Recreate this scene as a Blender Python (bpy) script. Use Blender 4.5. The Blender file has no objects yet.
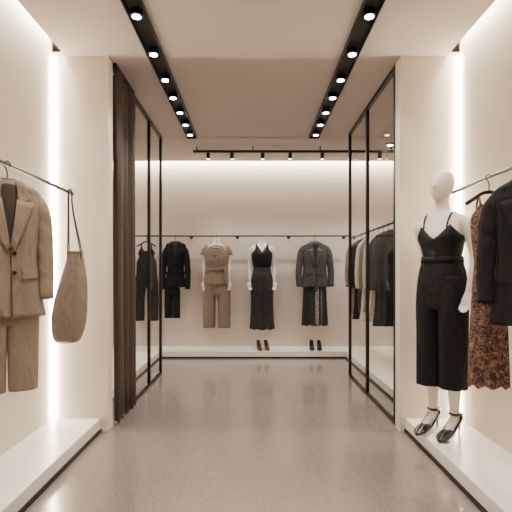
import bpy, math, random
from mathutils import Vector, Matrix
random.seed(4)
S=bpy.context.scene
COL=S.collection
CAMZ=1.2
# ------------------------------------------------------------ materials
def newmat(name,col,rough=0.6,metal=0.0,noise=0.0,nscale=20,bump=0.0,bscale=200,sheen=0,coat=0,emit=None,estr=0,spec=0.5,wrinkle=0):
    m=bpy.data.materials.new(name); m.use_nodes=True
    nt=m.node_tree; b=nt.nodes['Principled BSDF']
    b.inputs['Base Color'].default_value=(*col,1)
    b.inputs['Roughness'].default_value=rough
    b.inputs['Metallic'].default_value=metal
    b.inputs['Specular IOR Level'].default_value=spec
    b.inputs['Sheen Weight'].default_value=sheen
    b.inputs['Coat Weight'].default_value=coat
    if emit:
        b.inputs['Emission Color'].default_value=(*emit,1); b.inputs['Emission Strength'].default_value=estr
    tc=nt.nodes.new('ShaderNodeTexCoord')
    if noise>0:
        n=nt.nodes.new('ShaderNodeTexNoise'); n.inputs['Scale'].default_value=nscale; n.inputs['Detail'].default_value=6
        r=nt.nodes.new('ShaderNodeValToRGB')
        r.color_ramp.elements[0].position=.3; r.color_ramp.elements[1].position=.7
        r.color_ramp.elements[0].color=(*[c*(1-noise) for c in col],1)
        r.color_ramp.elements[1].color=(*[min(1,c*(1+noise)) for c in col],1)
        nt.links.new(tc.outputs['Object'],n.inputs['Vector']); nt.links.new(n.outputs['Fac'],r.inputs['Fac'])
        nt.links.new(r.outputs['Color'],b.inputs['Base Color'])
    if bump>0:
        n2=nt.nodes.new('ShaderNodeTexNoise'); n2.inputs['Scale'].default_value=bscale; n2.inputs['Detail'].default_value=3
        bp=nt.nodes.new('ShaderNodeBump'); bp.inputs['Strength'].default_value=bump; bp.inputs['Distance'].default_value=.004
        nt.links.new(tc.outputs['Object'],n2.inputs['Vector']); nt.links.new(n2.outputs['Fac'],bp.inputs['Height'])
        nt.links.new(bp.outputs['Normal'],b.inputs['Normal'])
        if wrinkle>0:
            mp=nt.nodes.new('ShaderNodeMapping'); mp.inputs['Scale'].default_value=(1,1,.4); mp.inputs['Rotation'].default_value=(0,.35,0)
            n4=nt.nodes.new('ShaderNodeTexNoise'); n4.inputs['Scale'].default_value=13; n4.inputs['Detail'].default_value=2; n4.inputs['Distortion'].default_value=.8
            b2=nt.nodes.new('ShaderNodeBump'); b2.inputs['Strength'].default_value=wrinkle; b2.inputs['Distance'].default_value=.04
            nt.links.new(tc.outputs['Object'],mp.inputs[0]); nt.links.new(mp.outputs[0],n4.inputs['Vector']); nt.links.new(n4.outputs['Fac'],b2.inputs['Height'])
            nt.links.new(b2.outputs['Normal'],bp.inputs['Normal'])
    return m
M={}
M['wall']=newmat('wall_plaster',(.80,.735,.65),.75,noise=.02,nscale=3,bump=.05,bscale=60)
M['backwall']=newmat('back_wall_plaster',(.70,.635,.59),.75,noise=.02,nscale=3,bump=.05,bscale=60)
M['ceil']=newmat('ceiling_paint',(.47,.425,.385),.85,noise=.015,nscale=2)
M['plat']=newmat('platform_white',(.88,.84,.78),.35,noise=.01,nscale=4)
M['black']=newmat('black_metal',(.006,.006,.0055),.38,metal=.3)
M['blackmat']=newmat('black_matte',(.006,.006,.006),.7)
M['bronze']=newmat('dark_bronze',(.03,.024,.02),.5,metal=.3)
M['rail']=newmat('rail_metal',(.012,.011,.010),.35,metal=.5)
M['curtain']=newmat('curtain_brown',(.070,.052,.043),.9,noise=.12,nscale=60,bump=.3,bscale=300,sheen=.1,wrinkle=.3)
M['taupe']=newmat('taupe_wool',(.235,.183,.142),.85,noise=.14,nscale=180,bump=.35,bscale=350,sheen=.08,wrinkle=.55)
M['taupe_d']=newmat('taupe_lining',(.04,.03,.024),.8)
M['taupe2']=newmat('taupe_drape',(.22,.172,.132),.75,noise=.1,nscale=90,bump=.2,wrinkle=.5)
M['cream']=newmat('cream_fabric',(.62,.54,.44),.8,noise=.06,nscale=60,bump=.2,wrinkle=.3)
M['grey']=newmat('charcoal_wool',(.06,.053,.052),.85,noise=.2,nscale=200,bump=.3,wrinkle=.4)
M['greyl']=newmat('grey_wool',(.22,.2,.185),.85,noise=.15,nscale=160,bump=.3,wrinkle=.4)
M['blk']=newmat('black_fabric',(.006,.0055,.006),.75,noise=.2,nscale=120,bump=.3,bscale=250,sheen=.01,spec=.25,wrinkle=.6)
M['blk2']=newmat('black_satin',(.005,.005,.0055),.5,noise=.2,nscale=80,bump=.2,spec=.3,wrinkle=.4)
M['leather']=newmat('bag_leather',(.18,.15,.125),.46,noise=.12,nscale=25,bump=.3,bscale=160,wrinkle=.6)
M['shoe']=newmat('black_patent',(.006,.006,.006),.2,coat=.5)
M['shoeb']=newmat('brown_leather',(.11,.045,.025),.35)
M['mann']=newmat('mannequin_gloss',(.82,.765,.69),.32,coat=.2)
M['led']=newmat('led_strip',(1,1,1),.5,emit=(1,.84,.64),estr=75)
M['ledc']=newmat('led_strip_corner',(1,1,1),.5,emit=(1,.84,.62),estr=90)
M['ledb']=newmat('led_strip_cove',(1,1,1),.5,emit=(1,.86,.66),estr=100)
M['lamp']=newmat('lamp_lens',(1,1,1),.5,emit=(1,.95,.88),estr=45)
def pattern(name,cols,scale,rough=.7,stretch=(1,1,1)):
    m=newmat(name,cols[0][1],rough); nt=m.node_tree;b=nt.nodes['Principled BSDF']
    tc=nt.nodes.new('ShaderNodeTexCoord'); mp=nt.nodes.new('ShaderNodeMapping'); mp.inputs['Scale'].default_value=stretch
    n=nt.nodes.new('ShaderNodeTexNoise'); n.inputs['Scale'].default_value=scale; n.inputs['Detail'].default_value=2; n.inputs['Distortion'].default_value=1.2
    r=nt.nodes.new('ShaderNodeValToRGB'); r.color_ramp.interpolation='CONSTANT'
    while len(r.color_ramp.elements)<len(cols): r.color_ramp.elements.new(.5)
    for e,(p,c) in zip(r.color_ramp.elements,cols): e.position=p; e.color=(*c,1)
    nt.links.new(tc.outputs['Object'],mp.inputs[0]); nt.links.new(mp.outputs[0],n.inputs['Vector']); nt.links.new(n.outputs['Fac'],r.inputs['Fac'])
    nt.links.new(r.outputs['Color'],b.inputs['Base Color'])
    return m
M['floral']=pattern('floral_print',[(0,(.03,.012,.01)),(.42,(.12,.045,.035)),(.5,(.25,.17,.13)),(.545,(.09,.03,.022)),(.61,(.02,.012,.012))],24)
def skirtpat():
    m=pattern('skirt_print',[(0,(.012,.012,.013)),(.47,(.45,.42,.39)),(.58,(.015,.015,.015))],45,stretch=(1,1,1))
    nt=m.node_tree;b=nt.nodes['Principled BSDF']; src=b.inputs['Base Color'].links[0].from_socket
    tc=nt.nodes.new('ShaderNodeTexCoord'); sx=nt.nodes.new('ShaderNodeSeparateXYZ'); nt.links.new(tc.outputs['Object'],sx.inputs[0])
    r=nt.nodes.new('ShaderNodeValToRGB'); r.color_ramp.interpolation='CONSTANT'
    cs=[(0,0),(.50,1),(.60,0),(.66,.55),(.70,0)]
    while len(r.color_ramp.elements)<len(cs): r.color_ramp.elements.new(.5)
    for e,(p,c) in zip(r.color_ramp.elements,cs): e.position=p; e.color=(c,c,c,1)
    mr=nt.nodes.new('ShaderNodeMapRange'); mr.inputs['From Min'].default_value=-.25; mr.inputs['From Max'].default_value=.25
    nt.links.new(sx.outputs[0],mr.inputs[0]); nt.links.new(mr.outputs[0],r.inputs[0])
    mx=nt.nodes.new('ShaderNodeMix'); mx.data_type='RGBA'; mx.inputs[6].default_value=(.010,.010,.011,1)
    nt.links.new(r.outputs[0],mx.inputs[0]); nt.links.new(src,mx.inputs[7]); nt.links.new(mx.outputs[2],b.inputs['Base Color'])
    return m
M['skirtpat']=skirtpat()
def dots():
    m=newmat('dotted_black',(.012,.012,.013),.7); nt=m.node_tree;b=nt.nodes['Principled BSDF']
    tc=nt.nodes.new('ShaderNodeTexCoord'); v=nt.nodes.new('ShaderNodeTexVoronoi'); v.inputs['Scale'].default_value=42
    v.inputs['Randomness'].default_value=.35
    r=nt.nodes.new('ShaderNodeValToRGB'); r.color_ramp.elements[0].position=.2; r.color_ramp.elements[1].position=.3
    r.color_ramp.elements[0].color=(.09,.085,.08,1); r.color_ramp.elements[1].color=(.008,.008,.008,1)
    nt.links.new(tc.outputs['Object'],v.inputs['Vector']); nt.links.new(v.outputs['Distance'],r.inputs['Fac']); nt.links.new(r.outputs['Color'],b.inputs['Base Color'])
    return m
M['dots']=dots()
def floormat():
    m=newmat('floor_terrazzo_tile',(.4,.35,.34),.3); nt=m.node_tree;b=nt.nodes['Principled BSDF']
    tc=nt.nodes.new('ShaderNodeTexCoord')
    n=nt.nodes.new('ShaderNodeTexNoise'); n.inputs['Scale'].default_value=170; n.inputs['Detail'].default_value=5
    r=nt.nodes.new('ShaderNodeValToRGB'); r.color_ramp.elements[0].position=.36; r.color_ramp.elements[1].position=.66
    r.color_ramp.elements[0].color=(.165,.136,.125,1); r.color_ramp.elements[1].color=(.285,.242,.225,1)
    n3=nt.nodes.new('ShaderNodeTexNoise'); n3.inputs['Scale'].default_value=1.2; n3.inputs['Detail'].default_value=3
    r3=nt.nodes.new('ShaderNodeValToRGB'); r3.color_ramp.elements[0].color=(.88,.88,.88,1); r3.color_ramp.elements[1].color=(1.05,1.05,1.05,1)
    mx=nt.nodes.new('ShaderNodeMix'); mx.data_type='RGBA'; mx.blend_type='MULTIPLY'; mx.inputs[0].default_value=1
    br=nt.nodes.new('ShaderNodeTexBrick'); br.inputs['Scale'].default_value=1; br.offset=0
    br.inputs['Brick Width'].default_value=.8; br.inputs['Row Height'].default_value=.8; br.inputs['Mortar Size'].default_value=.002
    br.inputs['Mortar Smooth'].default_value=0
    br.inputs['Color1'].default_value=(1,1,1,1); br.inputs['Color2'].default_value=(.96,.96,.96,1); br.inputs['Mortar'].default_value=(.78,.77,.76,1)
    mp=nt.nodes.new('ShaderNodeMapping'); mp.inputs['Location'].default_value=(.4,.1,0)
    mx2=nt.nodes.new('ShaderNodeMix'); mx2.data_type='RGBA'; mx2.blend_type='MULTIPLY'; mx2.inputs[0].default_value=1
    L=nt.links.new
    L(tc.outputs['Object'],n.inputs['Vector']);L(tc.outputs['Object'],n3.inputs['Vector']);L(tc.outputs['Object'],mp.inputs[0]);L(mp.outputs[0],br.inputs['Vector'])
    L(n.outputs['Fac'],r.inputs['Fac']);L(n3.outputs['Fac'],r3.inputs['Fac'])
    L(r.outputs['Color'],mx.inputs[6]);L(r3.outputs['Color'],mx.inputs[7]);L(mx.outputs[2],mx2.inputs[6]);L(br.outputs['Color'],mx2.inputs[7]);L(mx2.outputs[2],b.inputs['Base Color'])
    rr=nt.nodes.new('ShaderNodeMapRange'); rr.inputs['To Min'].default_value=.14; rr.inputs['To Max'].default_value=.26
    L(n.outputs['Fac'],rr.inputs['Value']); L(rr.outputs[0],b.inputs['Roughness'])
    b.inputs['IOR'].default_value=1.75
    b.inputs['Coat Weight'].default_value=.45; b.inputs['Coat Roughness'].default_value=.09
    return m
M['floor']=floormat()
def glassmat():
    m=bpy.data.materials.new('thin_glass'); m.use_nodes=True; nt=m.node_tree; nt.nodes.clear()
    o=nt.nodes.new('ShaderNodeOutputMaterial'); t=nt.nodes.new('ShaderNodeBsdfTransparent'); t.inputs[0].default_value=(.93,.925,.91,1)
    g=nt.nodes.new('ShaderNodeBsdfGlossy'); g.inputs['Roughness'].default_value=.01; g.inputs[0].default_value=(.95,.95,.95,1)
    f=nt.nodes.new('ShaderNodeLayerWeight'); f.inputs[0].default_value=.5
    p=nt.nodes.new('ShaderNodeMath'); p.operation='POWER'; p.inputs[1].default_value=5
    q=nt.nodes.new('ShaderNodeMath'); q.operation='MULTIPLY_ADD'; q.inputs[1].default_value=.28; q.inputs[2].default_value=.02
    mx=nt.nodes.new('ShaderNodeMixShader')
    nt.links.new(f.outputs['Facing'],p.inputs[0]);nt.links.new(p.outputs[0],q.inputs[0]);nt.links.new(q.outputs[0],mx.inputs[0])
    nt.links.new(t.outputs[0],mx.inputs[1]);nt.links.new(g.outputs[0],mx.inputs[2]);nt.links.new(mx.outputs[0],o.inputs[0])
    return m
M['glass']=glassmat()
# ------------------------------------------------------------ mesh helpers
def root(name,loc=(0,0,0),rz=0,sc=1):
    e=bpy.data.objects.new(name,None); e.empty_display_size=.1; e.location=loc; e.rotation_euler=(0,0,rz); e.scale=(sc,sc,sc); COL.objects.link(e); return e
def mk(name,verts,faces,mat,parent=None,smooth=True,solid=0,loc=None,soff=0):
    me=bpy.data.meshes.new(name); me.from_pydata([tuple(v) for v in verts],[],faces); me.validate(); me.update()
    if mat: me.materials.append(M[mat])
    if smooth:
        for p in me.polygons: p.use_smooth=True
    o=bpy.data.objects.new(name,me); COL.objects.link(o)
    if parent: o.parent=parent
    if loc: o.location=loc
    if solid:
        s=o.modifiers.new('solid','SOLIDIFY'); s.thickness=solid; s.offset=soff
    return o
def boxdata(x0,x1,y0,y1,z0,z1):
    v=[(x0,y0,z0),(x1,y0,z0),(x1,y1,z0),(x0,y1,z0),(x0,y0,z1),(x1,y0,z1),(x1,y1,z1),(x0,y1,z1)]
    f=[(0,3,2,1),(4,5,6,7),(0,1,5,4),(1,2,6,5),(2,3,7,6),(3,0,4,7)]
    return v,f
def box(name,b,mat,parent=None,bevel=0):
    v,f=boxdata(*b); c=Vector(((b[0]+b[1])/2,(b[2]+b[3])/2,(b[4]+b[5])/2))
    if parent is None:
        v=[Vector(q)-c for q in v]; o=mk(name,v,f,mat,None,False,loc=c)
    else: o=mk(name,v,f,mat,parent,False)
    if bevel:
        m=o.modifiers.new('b','BEVEL'); m.width=bevel; m.segments=2
    return o
def catmull(P,sub):
    out=[];n=len(P);k=len(P[0])
    for i in range(n-1):
        p0=P[max(i-1,0)];p1=P[i];p2=P[i+1];p3=P[min(i+2,n-1)]
        for j in range(sub):
            t=j/sub
            out.append([.5*((2*p1[c])+(-p0[c]+p2[c])*t+(2*p0[c]-5*p1[c]+4*p2[c]-p3[c])*t*t+(-p0[c]+3*p1[c]-3*p2[c]+p3[c])*t**3) for c in range(k)])
    out.append(list(P[-1])); return out
def tubedata(pts,rad,n=10,sub=4,flat=1.0,cap=True):
    if not hasattr(rad,'__len__'): rad=[rad]*len(pts)
    D=catmull([list(p)+[r] for p,r in zip(pts,rad)],sub) if sub>1 else [list(p)+[r] for p,r in zip(pts,rad)]
    V=[];F=[]
    P=[Vector(d[:3]) for d in D]
    t0=(P[1]-P[0]).normalized(); up=Vector((0,1,0)) if abs(t0.y)<.8 else Vector((1,0,0))
    u=(up-t0*up.dot(t0)).normalized()
    for i,p in enumerate(P):
        t=(P[min(i+1,len(P)-1)]-P[max(i-1,0)]).normalized()
        u=(u-t*u.dot(t)).normalized(); w=t.cross(u)
        r=D[i][3]
        for j in range(n):
            a=2*math.pi*j/n; V.append(p+u*math.cos(a)*r*flat+w*math.sin(a)*r)
    for i in range(len(P)-1):
        for j in range(n):
            F.append((i*n+j,i*n+(j+1)%n,(i+1)*n+(j+1)%n,(i+1)*n+j))
    if cap: F.append(tuple(range(n-1,-1,-1))); F.append(tuple(range((len(P)-1)*n,len(P)*n)))
    return V,F
def tube(name,pts,rad,mat,parent=None,n=10,sub=4,flat=1.0,cap=True,solid=0):
    V,F=tubedata(pts,rad,n,sub,flat,cap); return mk(name,V,F,mat,parent,True,solid)
def join_data(parts):
    V=[];F=[]
    for v,f in parts:
        o=len(V); V+=list(v); F+=[tuple(i+o for i in q) for q in f]
    return V,F
def spow(c,e): return math.copysign(abs(c)**e,c)
class Prof:
    # rows: z,cx,cy,hw,hd,fold
    def __init__(s,rows,sub=5,p=2.4): s.D=catmull(rows,sub); s.p=p
    def at(s,z):
        D=s.D
        if z>=D[0][0]: return D[0]
        for a,b in zip(D,D[1:]):
            if b[0]<=z<=a[0]:
                t=(a[0]-z)/max(1e-6,a[0]-b[0]); return [a[i]*(1-t)+b[i]*t for i in range(6)]
        return D[-1]
    def front(s,x,z):
        d=s.at(z); q=min(.999,abs(x-d[1])/max(d[3],1e-4)); return d[2]-d[4]*(1-q**s.p)**(1/s.p)
    def data(s,n=64,k=9,ph=0,caps=False,vtop=None,hemwave=0):
        V=[];F=[]
        e=2/s.p;L=len(s.D)
        for i,d in enumerate(s.D):
            z,cx,cy,hw,hd,fo=d
            for j in range(n):
                a=2*math.pi*j/n
                f=1+fo*(math.sin(k*a+ph)+.5*math.sin((k*2.3)//1*a+ph*2+z*2)+.35*math.sin(3*a+ph+z*9))
                f2=1+fo*.35*math.sin(k*a+ph+1)
                zz=z
                if vtop:
                    zz+=vtop(math.cos(a),math.sin(a))*max(0,1-i/(L*.35))
                if hemwave: zz+=hemwave*math.sin(k*a+ph)*(i/L)**4
                V.append((cx+hw*spow(math.cos(a),e)*f2,cy+hd*spow(math.sin(a),e)*f,zz))
        for i in range(L-1):
            for j in range(n): F.append((i*n+j,(i+1)*n+j,(i+1)*n+(j+1)%n,i*n+(j+1)%n))
        if caps: F.append(tuple(range(n))); F.append(tuple(range(L*n-1,(L-1)*n-1,-1)))
        return V,F
    def mesh(s,name,mat,parent,solid=.004,**k):
        V,F=s.data(**k); return mk(name,V,F,mat,parent,True,solid)
def vneck(dip=.08,peak=.03,side=-.035):
    def f(c,s):
        c=abs(c)
        if s<0:
            return peak-(dip+peak)*(1-c/.6) if c<.6 else peak+(side-peak)*(c-.6)/.4
        return side
    return f
def patch(name,prof,q,mat,parent,off=.004,nu=8,th=.003):
    V=[];F=[];n=nu
    for i in range(n+1):
        for j in range(n+1):
            u=i/n;v=j/n
            x=(q[0][0]*(1-u)+q[1][0]*u)*(1-v)+(q[3][0]*(1-u)+q[2][0]*u)*v
            z=(q[0][1]*(1-u)+q[1][1]*u)*(1-v)+(q[3][1]*(1-u)+q[2][1]*u)*v
            V.append((x,prof.front(x,z)-off,z))
    for i in range(n):
        for j in range(n): F.append((i*(n+1)+j,(i+1)*(n+1)+j,(i+1)*(n+1)+j+1,i*(n+1)+j+1))
    return mk(name,V,F,mat,parent,True,th)
# ------------------------------------------------------------ room shell
CZ=2.88; UZ=2.92; RZ=3.06
PY=3.45; PT=3.56      # pier front / back
XL=-1.54; XR=1.585
box('floor',(-2.5,2.5,-1.6,7.1,-.1,0),'floor')
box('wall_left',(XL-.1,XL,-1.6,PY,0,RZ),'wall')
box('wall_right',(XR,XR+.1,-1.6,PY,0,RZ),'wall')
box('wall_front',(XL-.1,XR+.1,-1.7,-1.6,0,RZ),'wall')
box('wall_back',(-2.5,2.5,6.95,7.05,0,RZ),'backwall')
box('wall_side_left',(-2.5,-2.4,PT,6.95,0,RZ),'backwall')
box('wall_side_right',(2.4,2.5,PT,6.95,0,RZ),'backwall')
box('wall_pier_left',(-2.5,-1.11,PY,PT,0,CZ),'wall')
box('wall_pier_right',(1.127,2.5,PY,PT,0,CZ),'wall')
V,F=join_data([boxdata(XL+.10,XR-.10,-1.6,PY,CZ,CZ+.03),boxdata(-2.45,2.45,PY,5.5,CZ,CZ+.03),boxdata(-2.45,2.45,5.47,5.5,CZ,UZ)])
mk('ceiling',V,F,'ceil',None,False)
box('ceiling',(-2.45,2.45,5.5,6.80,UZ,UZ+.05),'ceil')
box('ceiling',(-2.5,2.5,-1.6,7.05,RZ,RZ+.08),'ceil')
# LED strips
box('led_cove_strip',(XL+.045,XL+.075,-1.5,PY-.03,2.985,3.0),'led')
box('led_cove_strip',(XR-.075,XR-.045,-1.5,PY-.03,2.985,3.0),'led')
box('led_cove_strip',(-2.35,2.35,6.86,6.91,3.0,3.015),'ledb')
box('led_corner_strip',(XL+.002,XL+.022,PY-.025,PY-.002,.10,CZ),'ledc')
box('led_corner_strip',(XR-.022,XR-.002,PY-.025,PY-.002,.10,CZ),'ledc')
# platforms
def platform(x0,x1,y0,y1,side):
    r=root('display_platform',((x0+x1)/2,(y0+y1)/2,0))
    a,b=(x1-x0)/2,(y1-y0)/2
    box('slab',(-a,a,-b,b,.02,.10),'plat',r,.004)
    i=.012
    box('toe_kick',(-a+(i if side=='R' else 0),a-(i if side=='L' else 0),-b+(i if side=='B' else 0),b,0,.02),'blackmat',r)
    sx={'L':a,'R':-a-.012}.get(side)
    if sx is not None: box('trim',(sx,sx+.012,-b,b,0,.018),'blackmat',r)
    if side=='B': box('trim',(-a,a,-b-.008,-b,0,.014),'blackmat',r)
platform(XL,-1.17,-1.6,PY,'L'); platform(1.17,XR,-1.6,PY,'R')
platform(-2.4,2.4,6.48,6.95,'B')
platform(1.34,2.4,PT,6.46,'R'); platform(-2.4,-1.34,PT,6.46,'L')
def spot(parent,name,loc,energy,size=math.radians(70),target=None,blend=.7,rad=.03,col=(1,.90,.79)):
    l=bpy.data.lights.new(name,'SPOT'); l.energy=energy; l.spot_size=size; l.spot_blend=blend; l.color=col; l.shadow_soft_size=rad
    o=bpy.data.objects.new(name,l); COL.objects.link(o); o.location=loc
    if parent: o.parent=parent
    if target is not None:
        d=Vector(target)-Vector(loc); o.rotation_euler=d.to_track_quat('-Z','Y').to_euler()
    return o
def cyl(name,c0,c1,r,mat,parent,n=20,r2=None):
    V,F=tubedata([c0,c1],[r,r if r2 is None else r2],n,1); o=mk(name,V,F,mat,parent,False)
    return o
SP=44
for sx in (-.735,.735):
    r=root('track_light',(sx,0,CZ))
    V,F=join_data([boxdata(-.060,.060,.3,5.44,-.012,-.001),boxdata(-.060,-.052,.3,5.44,-.035,-.012),boxdata(.052,.060,.3,5.44,-.035,-.012),
        boxdata(-.052,.052,.3,.308,-.035,-.012),boxdata(-.052,.052,5.432,5.44,-.035,-.012)])
    mk('channel',V,F,'black',r,False)
    yy=[.8,1.3,1.8,2.35,2.84,3.33,3.77,4.15,4.53,4.90,5.25]
    for i,y in enumerate(yy):
        cyl('head_%d'%i,(0,y,-.012),(0,y,-.05),.040,'black',r)
        cyl('lens_%d'%i,(0,y,-.05),(0,y,-.053),.028,'lamp',r)
        s=1 if sx>0 else -1
        tx=sx+s*.5 if i%2 else sx
        spot(r,'spot_%d'%i,(0,y,-.06),SP,math.radians(85),(tx-sx,y+.1,-2.5))
r=root('spotlight_bar',(0,6.02,UZ))
box('bar',(-.8,1.95,-.018,.018,-.085,-.055),'black',r)
for i,x in enumerate((-.75,.0,.9,1.85)): cyl('drop_%d'%i,(x,0,-.055),(x,0,0),.008,'black',r)
for i,x in enumerate((-.60,-.28,.13,.50,.93,1.3,1.7)):
    cyl('can_%d'%i,(x,0,-.085),(x,.02,-.165),.026,'black',r)
    cyl('can_lens_%d'%i,(x,.02,-.165),(x,.0205,-.167),.019,'lamp',r)
    spot(r,'wash_%d'%i,(x,.03,-.18),20,math.radians(75),(x,.60,-1.7),rad=.06)
for sx in (-1.75,1.8):  # added fill: invented ceiling fixtures that light the side rooms
    for y in (4.3,5.9):
        z=CZ if y<5.4 else UZ
        r=root('added_side_room_light',(sx,y,z))
        cyl('ring',(0,0,0),(0,0,-.02),.05,'black',r); cyl('lens',(0,0,-.02),(0,0,-.022),.036,'lamp',r)
        spot(r,'fill_beam',(0,0,-.04),60,math.radians(110),(0,.1,-2))
# ------------------------------------------------------------ glass partitions
def partition(x,ys):
    r=root('glass_partition',(x,0,0)); t=.015
    for i,y in enumerate(ys): box('post_%d'%i,(-t,t,y-.018,y+.018,0,CZ),'black',r)
    for i,(a,b) in enumerate(zip(ys,ys[1:])):
        box('bottom_rail_%d'%i,(-t,t,a+.018,b-.018,0,.022),'black',r); box('top_rail_%d'%i,(-t,t,a+.018,b-.018,CZ-.03,CZ),'black',r)
        mk('pane_%d'%i,[(0,a+.018,.022),(0,b-.018,.022),(0,b-.018,CZ-.03),(0,a+.018,CZ-.03)],[(0,1,2,3)],'glass',r,False)
partition(-1.12,[4.16,4.85,5.46]); partition(1.15,[3.62,4.52,5.33])
# curtain
V=[];F=[];n=180;m=12
for j in range(m+1):
    z=2.83*(1-j/m)+.015*(j/m); tt=j/m
    for i in range(n+1):
        t=i/n; y=3.60+t*.53+.006*math.sin(t*17+tt*3)
        x=(.028+.010*math.sin(t*9+1))*math.sin(t*2*math.pi*4.5+.5*math.sin(tt*2+t*4))+.007*math.sin(t*37+tt*2)+.012*t
        V.append((x,y,z))
for j in range(m):
    for i in range(n): a=j*(n+1)+i; F.append((a,a+1,a+n+2,a+n+1))
r=root('curtain',(-1.105,0,0)); mk('cloth',V,F,'curtain',r,True,.004); box('curtain_track',(-.02,.02,PT+.005,4.13,2.83,CZ),'black',r)
# ------------------------------------------------------------ rails
def rail(name,a,b,wallpts):
    a=Vector(a);b=Vector(b); r=root(name,a)
    tube('bar',[(0,0,0),tuple(b-a)],.011,'rail',r,14,1)
    for i,(p,w) in enumerate(wallpts):
        p=Vector(p)-a;w=Vector(w)-a; d=(w-p).normalized()
        tube('bracket_%d'%i,[tuple(p),tuple(w)],.008,'rail',r,10,1); cyl('flange_%d'%i,tuple(w-d*.012),tuple(w),.025,'rail',r)
RZL=1.78
rail('clothes_rail',(-1.29,3.22,RZL),(-1.29,.6,RZL),[((-1.29,1.9,RZL),(XL,1.9,RZL)),((-1.29,.7,RZL),(XL,.7,RZL))])
rail('clothes_rail',(1.41,3.17,RZL),(1.41,.6,RZL),[((1.41,1.9,RZL),(XR,1.9,RZL)),((1.41,.7,RZL),(XR,.7,RZL))])
rail('clothes_rail',(-2.0,6.7,RZL),(1.45,6.7,RZL),[((x,6.7,RZL),(x,6.95,RZL)) for x in (-1.95,-.95,-.24,.55,1.4)])
rail('clothes_rail',(1.56,4.75,RZL),(1.56,6.9,RZL),[((1.56,6.85,RZL),(1.56,6.95,RZL)),((1.56,4.8,RZL),(1.56,4.8,CZ))])
# ------------------------------------------------------------ garments
def hanger(r,w=.19,alongx=False,mat='black',drop=.085):
    pts=[]
    for k in range(9):
        a=math.radians(-40+k*27.5); c=(.017*math.cos(a),.017*math.sin(a))
        pts.append((c[0],0,c[1]) if not alongx else (0,c[0],c[1]))
    pts.append((0,0,-.035) ); pts.append((0,0,-drop))
    tube('hanger_hook',pts,.0036,mat,r,8,3)
    V,F=tubedata([(-w,0,-drop-.07),(-w*.6,0,-drop-.035),(-.03,0,-drop-.005),(.03,0,-drop-.005),(w*.6,0,-drop-.035),(w,0,-drop-.07)],[.012,.012,.011,.011,.012,.012],10,4)
    mk('hanger_arms',V,F,mat,r)
def sleeves(r,w,mat,length=.60,rad=.05,top=-.17,fwd=.03,spread=.035):
    for s in (-1,1):
        P=[(s*(w-.050),0,top+.008),(s*(w-.022),0,top-.022),(s*(w-.006+spread*.3),0,top-.09),(s*(w+spread*.6),-.004,top-length*.38),(s*(w+spread),-.4*fwd,top-length*.68),(s*(w+spread*.9),-fwd,top-length)]
        V,F=tubedata(P,[rad*.5,rad*.85,rad,rad*.97,rad*.88,rad*.8],20,6,1.0,False)
        V=[Vector(v)+Vector((0,.004*math.sin(v[2]*60+v[0]*40),0)) for v in V]
        mk('sleeve_'+('r' if s>0 else 'l'),V,F,mat,r,True,.004)
def jacket(r,mat,hem=-.80,w=.19,lin='taupe_d',sl=.58,hd=.075,btn='black',lapel=None,vz=-.44,hemw=.015,rad=.05,spread=.035):
    lapel=lapel or mat
    pr=Prof([(-.078,0,.01,.055,.04,0),(-.095,0,.005,.085,.048,0),(-.125,0,0,.14,.052,0),(-.155,0,0,w-.008,.05,0),(-.20,0,0,w,.06,.01),
      (-.32,0,0,w-.015,hd,.02),(-.48,0,0,w-.03,hd,.03),(hem*.82,0,0,w-.012,hd*1.05,.04),(hem,0,0,w+hemw,hd*1.1,.06)],p=2.6)
    pr.mesh('jacket_body',mat,r,k=7,ph=random.random()*6)
    sleeves(r,w,mat,sl,rad=rad,spread=spread)
    patch('jacket_lining',pr,[(-.045,-.08),(.045,-.08),(.004,vz),(-.004,vz)],lin,r,.004)
    for s in (-1,1):
        patch('collar_%d'%(s+1),pr,[(s*.03,-.079),(s*.07,-.088),(s*.105,-.19),(s*.045,-.215)],lapel,r,.012,th=.006)
        patch('lapel_%d'%(s+1),pr,[(s*.035,-.19),(s*.118,-.205),(s*.022,vz-.01),(s*.0,vz+.0)],lapel,r,.015,th=.006)
        patch('pocket_%d'%(s+1),pr,[(s*.055,hem*.70),(s*.145,hem*.69),(s*.145,hem*.69-.045),(s*.055,hem*.70-.045)],mat,r,.010,th=.005)
    patch('front_edge',pr,[(0,vz),(.006,vz),(.012,hem+.005),(.004,hem+.005)],lin,r,.009,th=.003)
    for i in range(2):
        z=vz-.03-.1*i; y=pr.front(.02,z)-.01
        cyl('button_%d'%i,(.02,y,z),(.02,y-.006,z),.010,btn,r,14)
    return pr
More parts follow.
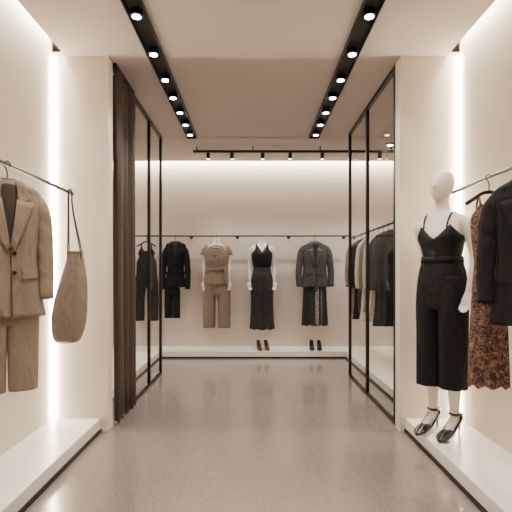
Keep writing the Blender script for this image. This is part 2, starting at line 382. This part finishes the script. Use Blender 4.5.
def trousers(r,mat,top,hem,w=.16,legw=.085,hd=.06,cx=0,gap=.004,fold=.03,k=5,hemw=None,band=None,rise=.30):
    hemw=hemw or legw
    cr=top-(top-hem)*rise
    pr=Prof([(top,cx,0,w*.80,hd*.85,0),(top-.04,cx,0,w*.84,hd*.9,.01),(top-.12,cx,0,w*.95,hd,.015),(cr,cx,0,w,hd,.02),(cr-.05,cx,0,w*.98,hd*.92,.02)],p=2.3)
    pr.mesh('trouser_top',mat,r,k=8)
    for s in (-1,1):
        c=w-legw
        lp=Prof([(top-.12,cx+s*c*.95,0,legw*.92,hd*.9,.0),(cr,cx+s*c,0,legw*1.04,hd*.98,.02),(cr*.6+hem*.4,cx+s*(c+gap),0,legw*.6+hemw*.4,hd*.96,fold*.7),(cr*.25+hem*.75,cx+s*(c+gap),0,legw*.25+hemw*.75,hd*.94,fold),(hem,cx+s*(c+gap),0,hemw,hd*.92,fold*1.2)],p=2.2)
        lp.mesh('trouser_leg_'+('r' if s>0 else 'l'),mat,r,n=40,k=k,ph=s)
    V,F=Prof([(top+.012,cx,0,w*.80+.002,hd*.87,0),(top-.028,cx,0,w*.83+.002,hd*.92,0)],1,2.3).data(n=48); mk('waistband',V,F,band or mat,r,True,.006)
    return pr
# --- left front : taupe suit
g=root('taupe_pantsuit',(-1.29,2.36,RZL),math.radians(38))
hanger(g,.16)
trousers(g,'taupe',-.62,-1.19,.150,.078,.055,hemw=.070,fold=.05)
jacket(g,'taupe',hem=-.80,w=.170,sl=.54,spread=.016,rad=.046)
# --- bag
g=root('slouch_handbag',(-1.275,3.14,RZL),math.radians(8))
pr=Prof([(-.42,.035,0,.045,.028,.02),(-.46,.035,0,.053,.04,.03),(-.54,.03,0,.070,.055,.05),(-.66,.018,0,.094,.072,.045),(-.80,.0,0,.112,.085,.03),(-.92,-.010,0,.112,.085,.025),(-1.00,-.018,0,.098,.07,.02),(-1.04,-.022,0,.078,.05,.01),(-1.055,-.022,0,.04,.02,0)],p=2.1)
V,F=pr.data(n=64,k=5,ph=1,caps=False); F.append(tuple(range(len(V)-1,len(V)-65,-1)))
mk('bag_body',V,F,'leather',g,True,.004)
V,F=Prof([(-.413,.035,0,.048,.031,0),(-.432,.035,0,.05,.034,0)],1,2.1).data(n=40); mk('bag_rim',V,F,'leather',g,True,.006)
for dy in (-.025,.025):
    tube('strap_%d'%(dy>0),[(-.010,dy,-.47),(-.012,dy*.9,-.42),(-.012,dy*.5,-.25),(-.012,dy*.3,-.08),(-.010,dy*.2,.0),(0,dy*.2,.017),(.010,dy*.2,0),(.012,dy*.3,-.08),(.03,dy*.5,-.20),(.07,dy*.9,-.40),(.078,dy,-.47)],.0045,'bronze',g,8,4)
# --- dresses
def slipdress(r,mat,top,hem,w=.13,wa=.10,hw=.15,hd=.06,hemx=None,strap=-.09,fold=.05,k=9,straps='blk'):
    hemx=hemx or hw
    L=top-hem
    pr=Prof([(top,0,0,w*.86,hd*.7,0),(top-.05,0,0,w,hd,.01),(top-L*.16,0,0,w*.95,hd,.02),(top-L*.30,0,0,wa,hd*.85,.03),(top-L*.45,0,0,hw*.95,hd,.04),(top-L*.7,0,0,(hw+hemx)/2,hd*1.05,fold),(hem,0,0,hemx,hd*1.15,fold*1.4)],p=2.2)
    pr.mesh('dress_body',mat,r,k=k,vtop=vneck(.05,.04,-.02),hemwave=.012)
    for s in (-1,1):
        tube('strap_'+('r' if s>0 else 'l'),[(s*w*.60,-hd*.72,top+.02),(s*w*.58,-hd*.35,strap-.03),(s*w*.55,0,strap-.018),(s*w*.58,hd*.35,strap-.03),(s*w*.60,hd*.7,top-.03)],.006,straps,r,8,4)
    return pr
g=root('floral_midi_dress',(1.405,2.68,RZL),math.radians(-8)); hanger(g,.13)
slipdress(g,'floral',-.19,-1.24,.10,.08,.095,.055,.115,strap=-.10,straps='floral')
g=root('black_long_coat',(1.405,2.29,RZL),math.radians(-38)); hanger(g,.17)
jacket(g,'blk',hem=-.84,w=.172,lin='blackmat',sl=.56,hd=.06,spread=.025)
# --- back row (facing the aisle)
BY=6.70
g=root('black_jumpsuit',(-1.585,BY,RZL)); hanger(g,.14,True)
slipdress(g,'blk',-.20,-.60,.125,.11,.15,.055,strap=-.095)
trousers(g,'blk',-.50,-1.26,.168,.078,.06,hemw=.072,gap=.014)
g=root('black_blazer_set',(-1.15,BY,RZL)); hanger(g,.15,True)
jacket(g,'blk',hem=-.76,w=.15,lin='blackmat',sl=.62,hd=.06,rad=.045)
trousers(g,'blk',-.65,-1.22,.11,.055,.05,cx=-.05)
def handdata(wrist,dirv,side,palmn=(0,-1,0),L=.16):
    w=Vector(wrist);d=Vector(dirv).normalized();nrm=Vector(palmn); nrm=(nrm-d*nrm.dot(d)).normalized(); a=d.cross(nrm)*side
    parts=[]
    parts.append(tubedata([w-d*.02,w+d*.02,w+d*.055,w+d*.085],[.02,.026,.032,.026],14,3,.55))
    for i,(o,l) in enumerate(((-.024,.068),(-.008,.078),(.008,.074),(.023,.06))):
        b=w+d*.07+a*o
        parts.append(tubedata([b,b+d*l*.5+a*o*.12+nrm*.004,b+d*l*.8+nrm*.014,b+d*l+nrm*.026],[.0085,.0082,.0075,.006],8,2))
    b=w+d*.02-a*.024
    parts.append(tubedata([b,b+d*.03-a*.018+nrm*.006,b+d*.06-a*.022+nrm*.012],[.011,.0095,.007],8,3))
    return parts
def form(r,zoff,full=False,name='body',armL=None,armR=None):
    parts=[]
    T=Prof([(1.60,0,-.008,.044,.046,0),(1.555,0,0,.046,.048,0),(1.515,0,.002,.062,.052,0),(1.49,0,.004,.115,.06,0),(1.465,0,.004,.150,.068,0),(1.41,0,0,.160,.088,0),(1.33,0,-.008,.148,.105,0),(1.25,0,0,.125,.088,0),(1.17,0,0,.115,.08,0),(1.09,0,.004,.14,.095,0),(1.0,0,.01,.16,.100,0),(.96,0,.008,.150,.09,0),(.91,0,0,.10,.07,0)],4,2.2)
    parts.append(T.data(n=40,caps=True))
    for s,arm in ((1,armR),(-1,armL)):
        if arm is None: arm=[(.130,0,1.435),(.165,.0,1.40),(.172,.012,1.28),(.178,.02,1.17),(.178,.0,1.07),(.175,-.03,.95)]
        A=[(s*x,y,z) for x,y,z in arm]
        parts.append(tubedata(A,[.045,.042,.035,.031,.029,.020],18,4))
        parts+=handdata(A[-1],Vector(A[-1])-Vector(A[-2]),s)
    if full:
        H=Prof([(1.792,0,.006,.012,.016,0),(1.785,0,.006,.036,.046,0),(1.765,0,.006,.058,.076,0),(1.725,0,.003,.073,.094,0),(1.68,0,-.003,.072,.095,0),(1.64,0,-.010,.062,.085,0),(1.605,0,-.018,.048,.066,0),(1.582,0,-.03,.030,.042,0),(1.575,0,-.035,.012,.02,0)],4,2.0)
        parts.append(H.data(n=36,caps=True))
        parts.append(tubedata([(0,.012,1.64),(0,.006,1.56),(0,.004,1.50)],[.042,.042,.05],20,4))
        parts.append(tubedata([(0,-.09,1.70),(0,-.104,1.672),(0,-.092,1.66)],[.007,.011,.008],10,3))
        for s in (-1,1):
            x=.088
            parts.append(tubedata([(s*x*.85,.005,.95),(s*x*.9,.0,.80),(s*x*.9,-.005,.64),(s*.078,-.008,.52),(s*.077,.012,.40),(s*.075,.022,.27),(s*.075,.028,.15),(s*.075,.03,.10)],[.076,.072,.062,.052,.053,.040,.030,.031],22,4))
            parts.append(tubedata([(s*.075,.045,.105),(s*.075,.02,.10),(s*.077,-.03,.075),(s*.08,-.09,.036),(s*.08,-.145,.026),(s*.08,-.170,.022)],[.026,.030,.029,.027,.021,.012],16,4,1.0))
    V,F=join_data(parts); V=[(v[0],v[1],v[2]+zoff) for v in V]
    o=mk(name,V,F,'mann',r,True)
    rm=o.modifiers.new('r','REMESH'); rm.mode='VOXEL'; rm.voxel_size=.0055; rm.use_smooth_shade=True
    sm=o.modifiers.new('s','SMOOTH'); sm.factor=.5; sm.iterations=4
    return o
g=root('draped_taupe_outfit',(-.54,BY,RZL)); hanger(g,.15,True)
form(g,-1.62,False,'torso_form')
pr=Prof([(-.13,0,0,.075,.06,0),(-.155,0,0,.13,.075,0),(-.19,0,0,.170,.085,.01),(-.26,0,0,.182,.105,.02),(-.36,0,0,.175,.115,.03),(-.46,0,0,.165,.11,.04),(-.60,0,0,.185,.125,.05),(-.72,0,0,.20,.13,.06)],p=2.3)
pr.mesh('top_body','taupe2',g,k=6)
def swag(nm,x0,z0,x1,z1,sag,r0,off):
    P=[]
    for k in range(7):
        u=k/6; x=x0+(x1-x0)*u; z=z0+(z1-z0)*u-sag*4*u*(1-u)
        P.append((x,pr.front(x,z)-off,z))
    tube(nm,P,[r0*.6,r0*.9,r0*1.1,r0*1.2,r0*1.1,r0*.9,r0*.6],'taupe2',g,10,4)
for i in range(6): swag('drape_fold_%d'%i,-.085-.012*i,-.160-.008*i,.080+.012*i,-.165-.012*i,.03+.032*i,.015,.008)
for i in range(5): swag('wrap_fold_%d'%i,.155+.004*i,-.22-.03*i,-.165,-.40-.035*i,.035,.014,.010)
swag('sash',-.165,-.50,.165,-.46,.02,.020,.008)
tube('sash_tail',[(.12,-.13,-.45),(.14,-.14,-.55),(.135,-.135,-.68)],[.014,.022,.016],'taupe2',g,10,4)
for s in (-1,1): tube('cap_sleeve_%d'%(s+1),[(s*.12,0,-.17),(s*.165,0,-.205),(s*.185,0,-.29)],[.04,.052,.058],'taupe2',g,18,5,1.0,False,.004)
trousers(g,'taupe2',-.60,-1.36,.198,.094,.11,hemw=.090,gap=.008,fold=.05)
g=root('black_midi_dress',(.135,BY,RZL)); hanger(g,.13,True)
form(g,-1.62,False,'torso_form')
pr=Prof([(-.20,0,0,.10,.085,0),(-.26,0,0,.152,.115,0),(-.36,0,0,.145,.118,0),(-.47,0,0,.125,.095,.01),(-.60,0,0,.155,.125,.02),(-.72,0,0,.172,.135,.03),(-.95,0,0,.165,.13,.05),(-1.18,0,0,.17,.135,.07),(-1.38,0,0,.185,.14,.09)],p=2.2)
pr.mesh('dress_body','dots',g,k=9,vtop=vneck(.05,.05,-.01),hemwave=.01)
bp=Prof([(-.20,0,0,.112,.092,0),(-.26,0,0,.156,.121,0),(-.36,0,0,.149,.122,0),(-.46,0,0,.130,.10,0)],p=2.2)
bp.mesh('bodice','blk2',g,k=9,vtop=vneck(.04,.06,.0))
for s in (-1,1): tube('strap_%d'%(s+1),[(s*.082,-.09,-.22),(s*.085,-.06,-.15),(s*.08,0,-.125),(s*.085,.06,-.15),(s*.085,.08,-.22)],.013,'blk2',g,10,4)
g=root('charcoal_blazer_skirt_set',(.92,BY,RZL)); hanger(g,.17,True)
pr=Prof([(-.60,0,0,.13,.06,0),(-.75,0,0,.165,.065,.02),(-1.0,0,0,.18,.07,.03),(-1.33,0,0,.195,.075,.05)],p=2.3)
pr.mesh('skirt','skirtpat',g,k=9,hemwave=.01)
jacket(g,'grey',hem=-.76,w=.200,lin='blackmat',sl=.58,hd=.08,lapel='grey',spread=.04)
rackm=['blk','blk','cream','greyl','cream','blk','blk','taupe']
for i,mm in enumerate(rackm):
    y=4.98+i*.205
    nm={'blk':'black_coat','greyl':'grey_coat','cream':'cream_coat','taupe':'taupe_coat','grey':'charcoal_coat'}[mm]
    g=root(nm,(1.56,y,RZL),math.radians(random.uniform(-4,2))); hanger(g,.16)
    jacket(g,mm,hem=-1.0-.22*random.random(),w=.17,lin='blackmat',sl=.58,hd=.045)
# ------------------------------------------------------------ shoes
def shoe_parts(g,mat,ox=0,oy=0,L=.23,H=.09,closed=.34,w=.036,strap=False,yaw=0,up=1.0):
    Rm=Matrix.Rotation(yaw,3,'Z')
    def tr(v): v=Rm@Vector(v); return (v[0]+ox,v[1]+oy,v[2])
    V=[];F=[];N=26;K=18
    for i in range(N+1):
        t=i/N
        y=-L*.70+L*t
        a=max(0,(t-.32)/.68); zb=.006+H*(a*a*(3-2*a))
        ww=w*(math.sin(min(1,t/.22)*math.pi/2)**.7)*(1-.35*max(0,(t-.35))/.65*(1 if up==1 else .3)) if t>0 else .003
        if t>.9: ww*=math.sqrt(max(.15,1-((t-.9)/.1)**2*.8))
        hh=(.012+.036*min(1,t/.3) if t<.3 else .048)*up
        if t<closed: A=math.pi*.99
        else:
            q=min(1,(t-closed)/.12); A=math.pi*(.99-.42*q)
            if t>.75: A=math.pi*(.57+.12*(t-.75)/.25)
        for k in range(K+1):
            an=-A+2*A*k/K
            V.append(tr((ww*math.sin(an),y,zb+hh*.5*(1-math.cos(an)))))
    for i in range(N):
        for k in range(K): a=i*(K+1)+k; F.append((a,a+1,a+K+2,a+K+1))
    F.append(tuple(N*(K+1)+k for k in range(K+1)))
    mk('shoe_upper',V,F,mat,g,True,.003)
    tube('stiletto',[tr((0,L*.285,H-.002)),tr((0,L*.30,H*.55)),tr((0,L*.29,.0))],[.018,.008,.005],mat,g,10,4)
    if strap:
        pts=[tr((.036*math.cos(a),L*.12+.038*math.sin(a),H+.060)) for a in [k*math.pi/8 for k in range(17)]]
        tube('ankle_strap',pts,.009,mat,g,8,2)
        tube('heel_strap',[tr((0,L*.27,H+.01)),tr((0,L*.27,H+.055))],.012,mat,g,8,2)
def shoes(name,loc,mat,rz=0,gap=.05,**k):
    g=root(name,loc,rz)
    shoe_parts(g,mat,-gap,0,**k); shoe_parts(g,mat,gap,.0,**k)
shoes('brown_high_heels',(.14,6.64,.10),'shoeb',math.radians(8),.055)
shoes('black_high_heels',(.92,6.64,.10),'shoe',math.radians(-4),.055)
# mannequin
g=root('mannequin',(1.315,3.13,.10),math.radians(-50),1.02)
larm=[(.130,0,1.435),(.165,.012,1.39),(.170,.06,1.28),(.160,.10,1.19),(.12,.125,1.12),(.05,.14,1.06)]
form(g,0,True,'mannequin_body',armL=larm,armR=[(.130,0,1.435),(.170,.0,1.40),(.192,.018,1.29),(.207,.03,1.19),(.207,.0,1.08),(.195,-.035,.97)])
tp=Prof([(1.375,0,-.004,.160,.103,0),(1.33,0,-.008,.157,.114,0),(1.25,0,0,.135,.098,.008),(1.18,0,0,.124,.09,.012),(1.10,0,.004,.14,.10,.01)],p=2.2)
tp.mesh('camisole','blk2',g,k=7,n=96,vtop=vneck(.06,.035,-.045))
for s in (-1,1): tube('cami_strap_%d'%(s+1),[(s*.080,-.096,1.39),(s*.083,-.086,1.43),(s*.088,-.055,1.478),(s*.088,.005,1.50),(s*.083,.06,1.47),(s*.075,.09,1.38),(s*.075,.1,1.31)],.0055,'blk2',g,8,4)
trousers(g,'blk',1.19,.325,.165,.085,.110,fold=.05,k=7,hemw=.084,gap=0,rise=.34)
for s in (-1,1): shoe_parts(g,'shoe',s*.078,.0,L=.28,H=.084,w=.042,strap=True,closed=.36,up=1.25)
for nm,l in (('round_display_base',(-1.36,2.1,.10)),('round_display_base',(1.36,2.05,.10))):
    r=root(nm,l); V,F=tubedata([(0,0,0),(0,0,.012)],[.09,.088],48,1); mk('disc',V,F,'plat',r,False)
# ------------------------------------------------------------ world + camera
w=bpy.data.worlds.new('world'); S.world=w; w.use_nodes=True
w.node_tree.nodes['Background'].inputs[0].default_value=(1,.9,.8,1); w.node_tree.nodes['Background'].inputs[1].default_value=.05
c=bpy.data.cameras.new('camera'); c.sensor_width=36; c.lens=450/512*36; c.shift_x=.006; c.shift_y=.037; c.clip_start=.05
co=bpy.data.objects.new('camera',c); COL.objects.link(co); co.location=(0,0,CAMZ); co.rotation_euler=(math.radians(90),0,0); S.camera=co
